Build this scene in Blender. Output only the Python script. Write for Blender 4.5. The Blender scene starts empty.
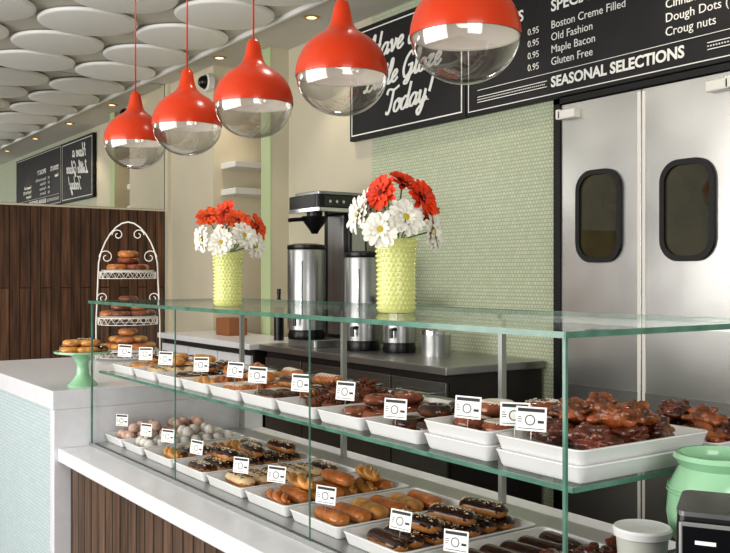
import bpy, math, random
from mathutils import Vector, Matrix, noise
random.seed(7)
SC=bpy.context.scene
COL=SC.collection
try:
    SC.view_settings.view_transform='Standard'
    SC.view_settings.exposure=-0.2
except Exception: pass
for lk in ('Medium High Contrast','Standard - Medium High Contrast'):
    try:
        SC.view_settings.look=lk; break
    except Exception: pass

# ------------------------------------------------------------ materials
def lin(c):
    r=[]
    for v in c:
        v=v/255.0
        r.append(v/12.92 if v<=0.04045 else ((v+0.055)/1.055)**2.4)
    return (r[0],r[1],r[2],1.0)
def nt(name):
    m=bpy.data.materials.new(name); m.use_nodes=True
    n=m.node_tree
    return m,n,n.nodes,n.links,n.nodes['Principled BSDF']
def pmat(name,c,rough=0.5,metal=0.0,var=0.0,vscale=8.0,bump=0.0,bscale=60.0,emis=None,estr=0,coat=0.0,sss=0.0):
    m,t,N,L,b=nt(name)
    b.inputs['Base Color'].default_value=lin(c)
    b.inputs['Roughness'].default_value=rough
    b.inputs['Metallic'].default_value=metal
    b.inputs['Coat Weight'].default_value=coat
    if emis:
        b.inputs['Emission Color'].default_value=lin(emis); b.inputs['Emission Strength'].default_value=estr
    tc=N.new('ShaderNodeTexCoord')
    if var>0:
        no=N.new('ShaderNodeTexNoise'); no.inputs['Scale'].default_value=vscale; no.inputs['Detail'].default_value=4
        L.new(tc.outputs['Object'],no.inputs['Vector'])
        cr=N.new('ShaderNodeValToRGB')
        cr.color_ramp.elements[0].position=0.3; cr.color_ramp.elements[1].position=0.7
        d=[max(0,v*(1-var)) for v in c]; u=[min(255,v*(1+var*0.6)) for v in c]
        cr.color_ramp.elements[0].color=lin(d); cr.color_ramp.elements[1].color=lin(u)
        L.new(no.outputs['Fac'],cr.inputs['Fac']); L.new(cr.outputs['Color'],b.inputs['Base Color'])
    if bump>0:
        n2=N.new('ShaderNodeTexNoise'); n2.inputs['Scale'].default_value=bscale; n2.inputs['Detail'].default_value=5
        L.new(tc.outputs['Object'],n2.inputs['Vector'])
        bp=N.new('ShaderNodeBump'); bp.inputs['Strength'].default_value=bump; bp.inputs['Distance'].default_value=0.01
        L.new(n2.outputs['Fac'],bp.inputs['Height']); L.new(bp.outputs['Normal'],b.inputs['Normal'])
    return m
def glassmat(name,tint,lo=0.02,hi=0.5,power=4.0,rough=0.01):
    # clear pane: mirror-like coverage that grows towards grazing angles, the rest see-through
    m,t,N,L,b=nt(name)
    b.inputs['Base Color'].default_value=lin(tint); b.inputs['Metallic'].default_value=1.0
    b.inputs['Roughness'].default_value=rough
    f=N.new('ShaderNodeLayerWeight'); f.inputs['Blend'].default_value=0.5
    p=N.new('ShaderNodeMath'); p.operation='POWER'; p.inputs[1].default_value=power
    mu=N.new('ShaderNodeMath'); mu.operation='MULTIPLY_ADD'; mu.inputs[1].default_value=hi; mu.inputs[2].default_value=lo
    L.new(f.outputs['Facing'],p.inputs[0]); L.new(p.outputs[0],mu.inputs[0])
    L.new(mu.outputs[0],b.inputs['Alpha'])
    return m
def plankmat(name,c1,c2,axis,width,groove=(20,12,8),rough=0.5):
    m,t,N,L,b=nt(name)
    tc=N.new('ShaderNodeTexCoord'); sp=N.new('ShaderNodeSeparateXYZ'); L.new(tc.outputs['Object'],sp.inputs[0])
    cb=N.new('ShaderNodeCombineXYZ')
    L.new(sp.outputs['Z'],cb.inputs['X']); L.new(sp.outputs['X' if axis==0 else 'Y'],cb.inputs['Y'])
    br=N.new('ShaderNodeTexBrick'); L.new(cb.outputs[0],br.inputs['Vector'])
    br.inputs['Scale'].default_value=1.0; br.inputs['Brick Width'].default_value=2.7; br.inputs['Row Height'].default_value=width
    br.inputs['Mortar Size'].default_value=0.004; br.inputs['Color1'].default_value=lin(c1); br.inputs['Color2'].default_value=lin(c2)
    br.inputs['Mortar'].default_value=lin(groove); br.inputs['Bias'].default_value=0.0
    no=N.new('ShaderNodeTexNoise'); no.inputs['Scale'].default_value=1.0; no.inputs['Detail'].default_value=6
    mp=N.new('ShaderNodeMapping'); mp.inputs['Scale'].default_value=(40,40,2.6)
    L.new(tc.outputs['Object'],mp.inputs[0]); L.new(mp.outputs[0],no.inputs['Vector'])
    cr=N.new('ShaderNodeValToRGB'); cr.color_ramp.elements[0].position=0.32; cr.color_ramp.elements[1].position=0.7
    cr.color_ramp.elements[0].color=(0.33,0.32,0.3,1); cr.color_ramp.elements[1].color=(1.4,1.38,1.35,1)
    L.new(no.outputs['Fac'],cr.inputs['Fac'])
    mx=N.new('ShaderNodeMix'); mx.data_type='RGBA'; mx.blend_type='MULTIPLY'; mx.inputs['Factor'].default_value=0.9
    L.new(br.outputs['Color'],mx.inputs[6]); L.new(cr.outputs['Color'],mx.inputs[7])
    L.new(mx.outputs[2],b.inputs['Base Color']); b.inputs['Roughness'].default_value=rough
    return m
def tilemat(name,c1,c2,grout,size,axis=0,rough=0.3):
    m,t,N,L,b=nt(name)
    tc=N.new('ShaderNodeTexCoord'); sp=N.new('ShaderNodeSeparateXYZ'); L.new(tc.outputs['Object'],sp.inputs[0])
    cb=N.new('ShaderNodeCombineXYZ'); L.new(sp.outputs['X' if axis==0 else 'Y'],cb.inputs['X']); L.new(sp.outputs['Z'],cb.inputs['Y'])
    br=N.new('ShaderNodeTexBrick'); L.new(cb.outputs[0],br.inputs['Vector'])
    br.inputs['Scale'].default_value=1.0; br.inputs['Brick Width'].default_value=size; br.inputs['Row Height'].default_value=size*0.87
    br.inputs['Mortar Size'].default_value=size*0.13; br.inputs['Mortar Smooth'].default_value=0.6
    br.inputs['Color1'].default_value=lin(c1); br.inputs['Color2'].default_value=lin(c2); br.inputs['Mortar'].default_value=lin(grout)
    L.new(br.outputs['Color'],b.inputs['Base Color']); b.inputs['Roughness'].default_value=rough
    bp=N.new('ShaderNodeBump'); bp.inputs['Strength'].default_value=0.3; bp.inputs['Distance'].default_value=0.003; bp.invert=True
    L.new(br.outputs['Fac'],bp.inputs['Height']); L.new(bp.outputs['Normal'],b.inputs['Normal'])
    return m
def brushed(name,c,rough=0.3,axis='z',scale=300,metal=0.85,dr=0.1):
    m,t,N,L,b=nt(name)
    tc=N.new('ShaderNodeTexCoord'); mp=N.new('ShaderNodeMapping')
    mp.inputs['Scale'].default_value=(scale,scale,1.5) if axis=='z' else (1.5,scale,scale)
    no=N.new('ShaderNodeTexNoise'); no.inputs['Scale'].default_value=1.0; no.inputs['Detail'].default_value=3
    L.new(tc.outputs['Object'],mp.inputs[0]); L.new(mp.outputs[0],no.inputs['Vector'])
    mr=N.new('ShaderNodeMapRange'); mr.inputs['To Min'].default_value=rough-dr*0.8; mr.inputs['To Max'].default_value=rough+dr*1.2
    L.new(no.outputs['Fac'],mr.inputs['Value']); L.new(mr.outputs[0],b.inputs['Roughness'])
    n2=N.new('ShaderNodeTexNoise'); n2.inputs['Scale'].default_value=1.6; n2.inputs['Detail'].default_value=2
    L.new(tc.outputs['Object'],n2.inputs['Vector'])
    cr=N.new('ShaderNodeValToRGB'); cr.color_ramp.elements[0].position=0.35; cr.color_ramp.elements[1].position=0.65
    cr.color_ramp.elements[0].color=lin([v*0.82 for v in c]); cr.color_ramp.elements[1].color=lin(c)
    L.new(n2.outputs['Fac'],cr.inputs['Fac']); L.new(cr.outputs[0],b.inputs['Base Color'])
    b.inputs['Metallic'].default_value=metal
    return m

M={}
M['ceil']=pmat('ceiling_paint',(216,213,204),0.8,var=0.02,vscale=1)
M['disc']=pmat('ceiling_disc_white',(250,250,248),0.6)
M['cream']=pmat('cream_paint',(220,212,190),0.7,var=0.03,vscale=1.5)
M['beige']=pmat('beige_paint',(208,202,182),0.7,var=0.03,vscale=1.5)
M['mintpaint']=pmat('mint_paint',(192,206,164),0.6)
M['tile']=tilemat('mint_mosaic_tile',(202,208,184),(188,198,172),(160,168,144),0.024)
M['ctile']=tilemat('pale_mosaic_tile',(218,230,232),(202,220,224),(182,200,204),0.018)
M['woodw']=plankmat('dark_wood_wall',(122,88,66),(80,56,42),1,0.085)
M['woodc']=plankmat('dark_wood_counter',(118,94,78),(80,62,50),0,0.075)
M['floor']=pmat('floor_dark',(90,84,76),0.35,var=0.2,vscale=2)
M['quartz']=pmat('white_quartz',(234,235,240),0.25,var=0.015,vscale=30)
M['board']=pmat('black_board',(32,32,35),0.55,var=0.2,vscale=3)
M['letter']=pmat('white_letter',(240,240,236),0.6)
M['orange']=pmat('orange_enamel',(212,64,20),0.28,coat=0.2)
M['inner']=pmat('shade_inner_white',(216,208,200),0.4)
M['bulb']=pmat('bulb',(250,245,235),0.4,emis=(255,235,205),estr=0.2)
M['lampglass']=glassmat('clear_bowl_glass',(205,205,205),0.22,0.65,1.8,0.06)
M['glasstop']=glassmat('case_top_glass',(196,214,204),0.08,0.55,3.2)
M['glass']=glassmat('case_glass',(235,245,240),0.02,0.35,4.0)
M['edge']=pmat('green_glass_edge',(92,134,118),0.15,var=0.15,vscale=20,coat=0.3)
M['chrome']=pmat('chrome',(205,205,205),0.15,metal=1.0)
M['steel']=brushed('brushed_steel',(190,191,191),0.28)
M['doorsteel']=brushed('door_steel',(230,229,226),0.24,dr=0.04,metal=0.85)
M['steeltop']=brushed('steel_top',(186,185,182),0.3,axis='x')
M['darksteel']=brushed('dark_steel',(150,147,142),0.28,axis='x')
M['alum']=pmat('aluminium',(176,178,176),0.35,metal=0.7)
M['black']=pmat('black_plastic',(20,20,22),0.3)
M['dark']=pmat('dark_gasket',(14,14,15),0.5)
M['darkglass']=pmat('porthole_glass',(62,58,38),0.03,var=0.5,vscale=3,coat=1.0)  # warm mottling in the colour stands in for reflections on the pane
M['cab']=pmat('dark_cabinet',(46,42,40),0.4,var=0.1)
M['mirror']=pmat('mirror_silver',(236,236,234),0.005,metal=1.0)
M['tray']=pmat('white_melamine',(232,232,232),0.25)
M['card']=pmat('card_white',(240,240,238),0.6)
M['ink']=pmat('black_ink',(45,45,48),0.6)
M['wire']=pmat('white_wire',(236,234,228),0.35)
M['mintc']=pmat('mint_ceramic',(156,204,166),0.18,coat=0.4)
M['vase']=pmat('lime_ceramic',(222,224,146),0.25,coat=0.4)
M['petw']=pmat('white_petal',(243,240,230),0.6,var=0.03,vscale=30)
M['petr']=pmat('orange_red_petal',(228,66,26),0.6,var=0.2,vscale=25)
M['peto']=pmat('orange_petal',(232,90,38),0.6,var=0.2,vscale=25)
M['cenw']=pmat('yellow_flower_centre',(206,186,70),0.8,bump=0.6,bscale=300)
M['cenr']=pmat('dark_flower_centre',(120,34,18),0.8,bump=0.6,bscale=300)
M['stem']=pmat('green_stem',(96,140,60),0.5)
M['dough']=pmat('fried_dough',(188,128,72),0.6,var=0.25,vscale=40,bump=0.3,bscale=120)
M['doughd']=pmat('dark_dough',(112,64,40),0.55,var=0.3,vscale=40,bump=0.4,bscale=120)
M['choc']=pmat('chocolate_icing',(58,32,22),0.16,var=0.2,vscale=30,coat=0.5,bump=0.1,bscale=60)
M['maple']=pmat('maple_icing',(186,114,58),0.2,var=0.18,vscale=30,coat=0.4,bump=0.1,bscale=60)
M['creami']=pmat('cream_icing',(222,196,156),0.35,var=0.1,vscale=30)
M['glaze']=pmat('sugar_glaze',(136,74,46),0.15,var=0.3,vscale=40,coat=0.5,bump=0.15,bscale=60)
M['whitei']=pmat('white_icing',(234,224,210),0.3)
M['yellowi']=pmat('golden_icing',(206,150,80),0.3,var=0.25,vscale=40,coat=0.2)
M['pinki']=pmat('pale_pink_sugar',(212,180,164),0.6,var=0.2,vscale=60,bump=0.4,bscale=200)
M['powder']=pmat('powdered_sugar',(230,224,216),0.8,var=0.12,vscale=50,bump=0.5,bscale=200)
M['caramel']=pmat('caramel_fritter',(100,48,30),0.16,var=0.5,vscale=30,bump=0.4,bscale=90,coat=0.6)
M['caramel2']=pmat('light_caramel_fritter',(140,78,42),0.18,var=0.5,vscale=30,bump=0.4,bscale=90,coat=0.5)
M['sprw']=pmat('sprinkle_pale',(238,222,190),0.5)
M['light']=pmat('downlight_glow',(255,230,180),0.5,emis=(255,222,160),estr=4)
M['brass']=pmat('downlight_trim',(200,170,110),0.35,metal=0.5)
M['plast']=pmat('translucent_plastic',(196,198,190),0.4)
M['screen']=pmat('dark_screen',(14,15,20),0.08,coat=0.6)
M['cardb']=pmat('brown_box',(150,96,58),0.7)

# ------------------------------------------------------------ geometry
def g_box(sx,sy,sz,c=(0,0,0)):
    v=[];x,y,z=sx/2,sy/2,sz/2
    for a in(-x,x):
        for b in(-y,y):
            for d in(-z,z): v.append((a+c[0],b+c[1],d+c[2]))
    f=[(0,1,3,2),(4,6,7,5),(0,4,5,1),(2,3,7,6),(0,2,6,4),(1,5,7,3)]
    return v,f
def g_span(x0,x1,y0,y1,z0,z1):
    return g_box(x1-x0,y1-y0,z1-z0,((x0+x1)/2,(y0+y1)/2,(z0+z1)/2))
def g_join(*gs):
    V=[];F=[]
    for v,f in gs:
        o=len(V); V+=list(v); F+=[tuple(i+o for i in q) for q in f]
    return V,F
def g_x(g,m):
    return [tuple(m@Vector(p)) for p in g[0]],g[1]
def g_move(g,x,y,z): return g_x(g,Matrix.Translation((x,y,z)))
def g_lathe(prof,seg=32):
    V=[];F=[];n=len(prof)
    for i in range(seg):
        a=2*math.pi*i/seg
        for r,z in prof: V.append((r*math.cos(a),r*math.sin(a),z))
    for i in range(seg):
        j=(i+1)%seg
        for k in range(n-1):
            F.append((i*n+k,j*n+k,j*n+k+1,i*n+k+1))
    return V,F
def g_cyl(r,h,seg=24,z0=0,r2=None):
    r2=r if r2 is None else r2
    return g_lathe([(0.0001,z0),(r,z0),(r2,z0+h),(0.0001,z0+h)],seg)
def g_tube(pts,r,seg=8,closed=False,flat=None):
    pts=[Vector(p) for p in pts]; n=len(pts); V=[];F=[]
    prev=None
    for i,p in enumerate(pts):
        if closed: t=(pts[(i+1)%n]-pts[i-1])
        else: t=(pts[min(i+1,n-1)]-pts[max(i-1,0)])
        t.normalize()
        if prev is None:
            up=Vector((0,0,1)) if abs(t.z)<0.9 else Vector((1,0,0))
            a=t.cross(up).normalized()
        else:
            a=(prev-t*prev.dot(t)).normalized()
        prev=a; b=t.cross(a)
        rr=r[i] if isinstance(r,(list,tuple)) else r
        for k in range(seg):
            an=2*math.pi*k/seg
            V.append(tuple(p+a*(rr*math.cos(an))+b*(rr*math.sin(an))))
    m=n if closed else n-1
    for i in range(m):
        j=(i+1)%n
        for k in range(seg):
            l=(k+1)%seg
            F.append((i*seg+k,i*seg+l,j*seg+l,j*seg+k))
    if not closed:
        F.append(tuple(range(seg))[::-1]); F.append(tuple((n-1)*seg+k for k in range(seg)))
    return V,F
def rrect(w,d,r,n=6):
    P=[]
    for cx,cy,a0 in((w/2-r,d/2-r,0),(-w/2+r,d/2-r,90),(-w/2+r,-d/2+r,180),(w/2-r,-d/2+r,270)):
        for i in range(n+1):
            a=math.radians(a0+90*i/n); P.append((cx+r*math.cos(a),cy+r*math.sin(a)))
    return P
def g_loft(rings,cap=True):
    V=[];F=[];n=len(rings[0])
    for R in rings: V+=R
    for i in range(len(rings)-1):
        for k in range(n):
            l=(k+1)%n
            F.append((i*n+k,i*n+l,(i+1)*n+l,(i+1)*n+k))
    if cap:
        F.append(tuple(range(n))[::-1]); F.append(tuple((len(rings)-1)*n+k for k in range(n)))
    return V,F
def ringz(w,d,r,z,inset=0):
    return [(x,y,z) for x,y in rrect(w-2*inset,d-2*inset,max(r-inset,0.004))]
def g_tray(w,d):
    r=0.022
    return g_loft([ringz(w,d,r,0,0.014),ringz(w,d,r,0.004,0.011),ringz(w,d,r,0.026,0.003),ringz(w,d,r,0.031,0),ringz(w,d,r,0.033,0.001),
                   ringz(w,d,r,0.033,0.007),ringz(w,d,r,0.028,0.009),ringz(w,d,r,0.008,0.017),ringz(w,d,r,0.006,0.022)])
def g_rbox(w,d,h,r=0.01,b=0.004):
    return g_loft([ringz(w,d,r,0,b),ringz(w,d,r,b,0),ringz(w,d,r,h-b,0),ringz(w,d,r,h,b)])

def mesh(name,g,mat,smooth=False,auto=None):
    me=bpy.data.meshes.new(name); me.from_pydata([tuple(p) for p in g[0]],[],[tuple(q) for q in g[1]])
    me.materials.append(M[mat]); me.update()
    import bmesh
    bm=bmesh.new(); bm.from_mesh(me); bmesh.ops.recalc_face_normals(bm,faces=bm.faces); bm.to_mesh(me); bm.free()
    if smooth:
        for p in me.polygons: p.use_smooth=True
        if auto:
            try: me.set_sharp_from_angle(angle=math.radians(auto))
            except Exception: pass
    return me
def ob(name,me,parent=None,loc=(0,0,0),rot=(0,0,0),label=None,cat=None,group=None,kind=None):
    o=bpy.data.objects.new(name,me); COL.objects.link(o)
    o.location=loc; o.rotation_euler=rot
    if parent: o.parent=parent
    if label: o['label']=label
    if cat: o['category']=cat
    if group: o['group']=group
    if kind: o['kind']=kind
    return o
def mk(name,g,mat,parent=None,loc=(0,0,0),rot=(0,0,0),smooth=False,auto=40,bevel=0,**k):
    o=ob(name,mesh(name,g,mat,smooth,auto),parent,loc,rot,**k)
    if bevel:
        b=o.modifiers.new('bevel','BEVEL'); b.width=bevel; b.segments=2; b.limit_method='ANGLE'
    return o
def thing(name,label,cat,loc=(0,0,0),rot=(0,0,0),group=None):
    o=ob(name,None,None,loc,rot,label,cat,group); o.empty_display_size=0.05
    return o

# ------------------------------------------------------------ room
S='structure'
CZ=3.20
mk('floor',g_span(-8.1,1.5,-3.0,4.2,-0.1,0),'floor',kind=S)
mk('ceiling',g_span(-8.1,1.5,-3.0,4.2,CZ,CZ+0.1),'ceil',kind=S)
mk('wall_left',g_span(-8.05,-7.925,-3.0,3.35,0,2.04),'woodw',kind=S)
mk('trim_1',g_span(-8.05,-7.925,-3.0,3.35,2.04,2.055),'cream',kind=S)
mk('wall_left.001',g_span(-8.05,-7.95,-3.0,3.35,2.055,CZ),'cream',kind=S)
mk('mirror',g_span(-7.948,-7.935,-2.8,3.34,2.06,CZ-0.005),'mirror',label='long frameless wall mirror above dark wood panelling',cat='mirror')
mk('wall_back',g_span(-8.05,-6.98,3.35,4.2,0,CZ),'cream',kind=S)
mk('wall_back.001',g_span(-6.98,-6.31,4.1,4.2,0,CZ),'cream',kind=S)
mk('wall_back.002',g_span(-6.31,-6.17,3.45,4.2,0,CZ),'beige',kind=S)
mk('trim_2',g_span(-6.312,-6.168,3.435,3.45,0,CZ),'mintpaint',kind=S)
mk('trim_3',g_span(-7.925,-7.86,3.32,3.35,0,CZ),'cream',kind=S)
mk('wall_back.003',g_span(-6.17,-5.06,3.6,3.7,0,CZ),'beige',kind=S)
mk('wall_back.004',g_span(-5.06,1.5,3.6,3.7,0,CZ),'tile',kind=S)

# ceiling discs
dm=mesh('ceiling_disc',g_lathe([(0.0001,-0.040),(0.31,-0.040),(0.322,-0.037),(0.328,-0.030),(0.328,-0.016),(0.322,-0.012),(0.24,-0.010),(0.24,0.0),(0.0001,0.0)],48),'disc',True,50)
px=0.685
for i in range(8):
    for j in range(5):
        x=-7.57+i*px; y=2.73-j*px
        ob('ceiling_disc',dm,None,(x,y,CZ),label='round white raised ceiling panel',cat='ceiling panel',group='round ceiling panels')
mk('trim_5',g_span(-7.93,-1.6,3.085,3.11,CZ-0.03,CZ),'disc',kind=S)

# downlights
for i,x in enumerate((-7.35,-6.7,-5.3,-3.9,-2.5)):
    t=thing('downlight','small recessed ceiling downlight with warm glow','ceiling light',(x,3.27,CZ),group='recessed downlights')
    mk('trim_ring',g_lathe([(0.034,0),(0.055,0),(0.055,-0.006),(0.034,-0.008),(0.034,0)],24),'brass',t,smooth=True)
    mk('lens',g_lathe([(0.0001,-0.003),(0.034,-0.003)],24),'light',t)
# dome camera
t=thing('security_camera','white wall-mounted dome camera with dark dome','security camera',(-7.02,3.35,3.06))
RX=Matrix.Rotation(math.radians(90),4,'X')
mk('housing',g_x(g_lathe([(0.0001,0),(0.075,0),(0.075,0.05),(0.06,0.06)],24),RX),'wire',t,smooth=True)
mk('dome',g_x(g_lathe([(0.055,0.055),(0.05,0.085),(0.03,0.108),(0.0001,0.115)],24),RX),'black',t,smooth=True)

# shelves in niche
for i,(z,l) in enumerate(((2.34,0.5),(2.12,0.42))):
    mk('wall_shelf',g_span(-6.98,-6.72,3.42,3.42+l,z,z+0.05),'wire',label='white box shelf fixed to cream wall',cat='shelf',group='wall shelves',bevel=0.004)

# ------------------------------------------------------------ text
def text(s,size,parent,x,y,z,mat='letter',shear=0,bold=0,align='LEFT',rotx=90,rz=0,tilt=0,name='lettering',space=1.0,label=None):
    cu=bpy.data.curves.new('t','FONT'); cu.body=s; cu.size=size; cu.shear=shear; cu.offset=bold; cu.align_x=align; cu.extrude=0.001
    cu.space_character=space; cu.resolution_u=3
    o=bpy.data.objects.new('t',cu); COL.objects.link(o)
    dg=bpy.context.evaluated_depsgraph_get(); dg.update()
    me=bpy.data.meshes.new_from_object(o.evaluated_get(dg)); 
    bpy.data.objects.remove(o)
    me.materials.clear(); me.materials.append(M[mat])
    q=ob(name,me,parent,(x,y,z),(math.radians(rotx),math.radians(tilt),math.radians(rz)),label=label)
    return q
# hand-drawn script lettering
SCR={
'a':([[(.9,.85),(.5,1.0),(.1,.6),(.15,.1),(.5,0),(.85,.45),(.92,1.0),(.87,.3),(1.02,0),(1.3,.3)]],1.25),
'v':([[(0,.75),(.2,1),(.35,.5),(.45,0),(.8,.5),(.85,1.0),(.85,.8),(1.15,.8)]],1.1),
'e':([[(0,.3),(.5,.5),(.75,.8),(.5,1.02),(.15,.7),(.15,.2),(.5,0),(1.0,.3)]],.97),
'i':([[(0,.3),(.3,1.0),(.25,.2),(.45,0),(.75,.3)],[(.38,1.4),(.42,1.48)]],.7),
't':([[(0,.3),(.42,1.9),(.3,.2),(.5,0),(.8,.3)],[(-.02,1.25),(.75,1.32)]],.75),
'l':([[(0,.3),(.5,1.4),(.48,2.1),(.25,1.9),(.2,.3),(.4,0),(.75,.3)]],.68),
'z':([[(0,.8),(.3,1.0),(.7,.95),(.3,.5),(.1,.05),(.6,.1),(1.0,.3)]],.95),
'o':([[(.6,1),(.15,.8),(.1,.2),(.5,0),(.85,.4),(.75,.9),(.5,1.0),(.7,.75),(1.15,.9)]],1.05),
'd':([[(.85,.85),(.5,1.0),(.1,.6),(.15,.1),(.5,0),(.85,.5),(1.02,2.1),(.88,.3),(1.0,0),(1.3,.25)]],1.22),
'y':([[(0,.7),(.15,1.0),(.15,.3),(.4,0),(.75,.4),(.85,1.0),(.75,-.3),(.4,-.95),(.1,-.6),(.7,-.1),(1.2,.3)]],1.15),
'H':([[(0,1.7),(.3,2.1),(.35,1),(.25,0)],[(1.3,2.2),(1.25,1),(1.2,0),(1.6,.3)],[(-.1,.95),(.7,1.15),(1.5,1.05)]],1.7),
'L':([[(.2,1.7),(.5,2.1),(.75,1.8),(.5,.8),(.2,.05),(-.1,.12),(.3,.2),(.8,-.05),(1.3,.25)]],1.35),
'G':([[(1.3,1.7),(.9,2.1),(.3,1.6),(.1,.7),(.5,0),(1.1,.3),(1.3,1.0),(1.2,0),(.9,-.6),(.5,-.4),(1.7,.3)],[(.7,.95),(1.4,1.0)]],1.7),
'T':([[(0,1.7),(.2,2.1),(1.0,1.95),(1.7,2.15)],[(.95,2.0),(.85,.7),(.6,0),(.2,.2)]],1.35),
'!':([[(.45,2.1),(.35,1.3),(.25,.65)],[(.2,.08),(.21,.0)]],.5),
' ':([],.7)}
def catmull(P,k=6):
    out=[];n=len(P)
    for i in range(n-1):
        p0=P[max(i-1,0)];p1=P[i];p2=P[i+1];p3=P[min(i+2,n-1)]
        for s in range(k):
            t=s/k
            out.append(tuple(0.5*((2*p1[c])+(-p0[c]+p2[c])*t+(2*p0[c]-5*p1[c]+4*p2[c]-p3[c])*t*t+(-p0[c]+3*p1[c]-3*p2[c]+p3[c])*t**3) for c in (0,1)))
    out.append(P[-1]); return out
def script(s,h,parent,x,y,z,th,slope=0.07):
    cx=0
    gs=[]
    for ch in s:
        st,adv=SCR[ch]
        for P in st:
            pts=catmull(P) if len(P)>2 else P
            Q=[];Rr=[]
            for a,b in pts:
                lx=(cx+a+0.3*b)*h; lz=b*h+lx*slope
                Q.append((lx,0,lz))
            for i in range(len(Q)):
                d=Vector(Q[min(i+1,len(Q)-1)])-Vector(Q[max(i-1,0)])
                Rr.append(th*(0.65+0.6*min(1,abs(d.z)/(d.length+1e-6)) ))
            g=g_tube(Q,Rr,6)
            gs.append(([(p[0],p[1]*0.12,p[2]) for p in g[0]],g[1]))
        cx+=adv
    mk('lettering',g_join(*gs),'letter',parent,(x,y,z))
def frame_geo(x0,x1,z0,z1,w,y0,y1):
    return g_join(g_span(x0,x1,y0,y1,z0,z0+w),g_span(x0,x1,y0,y1,z1-w,z1),g_span(x0,x0+w,y0,y1,z0+w,z1-w),g_span(x1-w,x1,y0,y1,z0+w,z1-w))
# script board
t=thing('menu_board','black chalkboard sign with white cursive greeting and border','sign',(-4.66,3.575,2.375))
mk('panel',g_span(-0.60,0.60,-0.02,0.02,0,0.755),'board',t,bevel=0.003)
mk('border',frame_geo(-0.575,0.575,0.03,0.725,0.008,-0.023,-0.019),'letter',t)
ty=-0.0225
script('Have a',0.073,t,-0.36,ty,0.510,0.0115)
script('Little Glaze',0.070,t,-0.42,ty,0.305,0.0115)
script('Today!',0.073,t,-0.20,ty,0.125,0.0115)
# list board
t=thing('menu_board','long black menu board with white price lists','sign',(-4.05,3.575,2.375))
mk('panel',g_span(0.0,2.2,-0.02,0.02,0,0.755),'board',t,bevel=0.003)
mk('border',frame_geo(0.02,2.18,0.02,0.735,0.005,-0.023,-0.019),'letter',t)
text('DONUTS',0.085,t,0.12,ty,0.455,bold=0.002)
text('SPECIALTY',0.085,t,0.67,ty,0.455,bold=0.002)
L1=['Glazed','','','']
L2=['Boston Creme Filled','Old Fashion','Maple Bacon','Gluten Free']
L3=['','Cinnamon Roll','Dough Dots (12)',"Croug nuts"]
for k in range(4):
    z=0.365-k*0.064
    if L1[k]: text(L1[k],0.056,t,0.12,ty,z)
    text('0.95',0.05,t,0.50,ty,z)
    text(L2[k],0.058,t,0.67,ty,z)
    if L3[k]: text(L3[k],0.058,t,1.38,ty,z)
text('SEASONAL SELECTIONS',0.076,t,0.67,ty,0.060,bold=0.0025)
def dots(x0,x1,z):
    n=int((x1-x0)/0.014)
    return g_join(*[g_span(x0+k*0.014,x0+k*0.014+0.007,-0.023,-0.019,z,z+0.006) for k in range(n)])
for x0,x1 in ((0.10,0.64),(1.60,2.1)):
    mk('rule',g_span(x0,x1,-0.023,-0.019,0.096,0.100),'letter',t); mk('rule',g_span(x0,x1,-0.023,-0.019,0.066,0.070),'letter',t); mk('dotted_rule',dots(x0,x1,0.080),'letter',t)
mk('rule',g_span(0.10,2.1,-0.023,-0.019,0.135,0.138),'letter',t)

# ------------------------------------------------------------ doors
def door(idx,x0,x1,hinge_left):
    t=ob('door_%d'%idx,None,None,((x0+x1)/2,3.6,0),label='brushed steel swing door with dark-framed window',kind=S)
    w=x1-x0
    mk('leaf',g_span(-w/2+0.001,w/2-0.001,-0.045,0,0.01,2.33),'doorsteel',t,bevel=0.002)
    def rr(W,H,r,y): return [(x,y,z+1.745) for x,z in rrect(W,H,r,8)]
    g=g_loft([rr(0.285,0.46,0.10,-0.045),rr(0.285,0.46,0.10,-0.062),rr(0.235,0.41,0.08,-0.062),rr(0.235,0.41,0.08,-0.048)],cap=False)
    mk('window_gasket',g,'dark',t,smooth=True,auto=30)
    P=rr(0.24,0.415,0.08,-0.050)
    mk('window_pane',(P,[tuple(range(len(P)))]),'darkglass',t)
    s=-1 if hinge_left else 1
    mk('hinge_arm',g_join(g_box(0.11,0.05,0.045,(s*(w/2-0.075),-0.07,2.27)),g_box(0.03,0.07,0.05,(s*(w/2-0.02),-0.06,2.275))),'wire',t,bevel=0.004)
    mk('kick_plate',g_span(-w/2+0.02,w/2-0.02,-0.049,-0.044,0.05,0.9),'steeltop',t)
    mk('edge_strip',g_span(-s*(w/2-0.012)-0.009,-s*(w/2-0.012)+0.009,-0.048,-0.044,0.02,2.32),'wire',t)
door(1,-3.31,-2.806,True)
door(2,-2.802,-2.298,False)
mk('trim_6',g_join(g_span(-3.355,-3.312,3.545,3.6,0,2.365),g_span(-3.355,-2.25,3.545,3.6,2.336,2.365),g_span(-2.296,-2.25,3.545,3.6,0,2.336)),'dark',kind=S)

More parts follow.
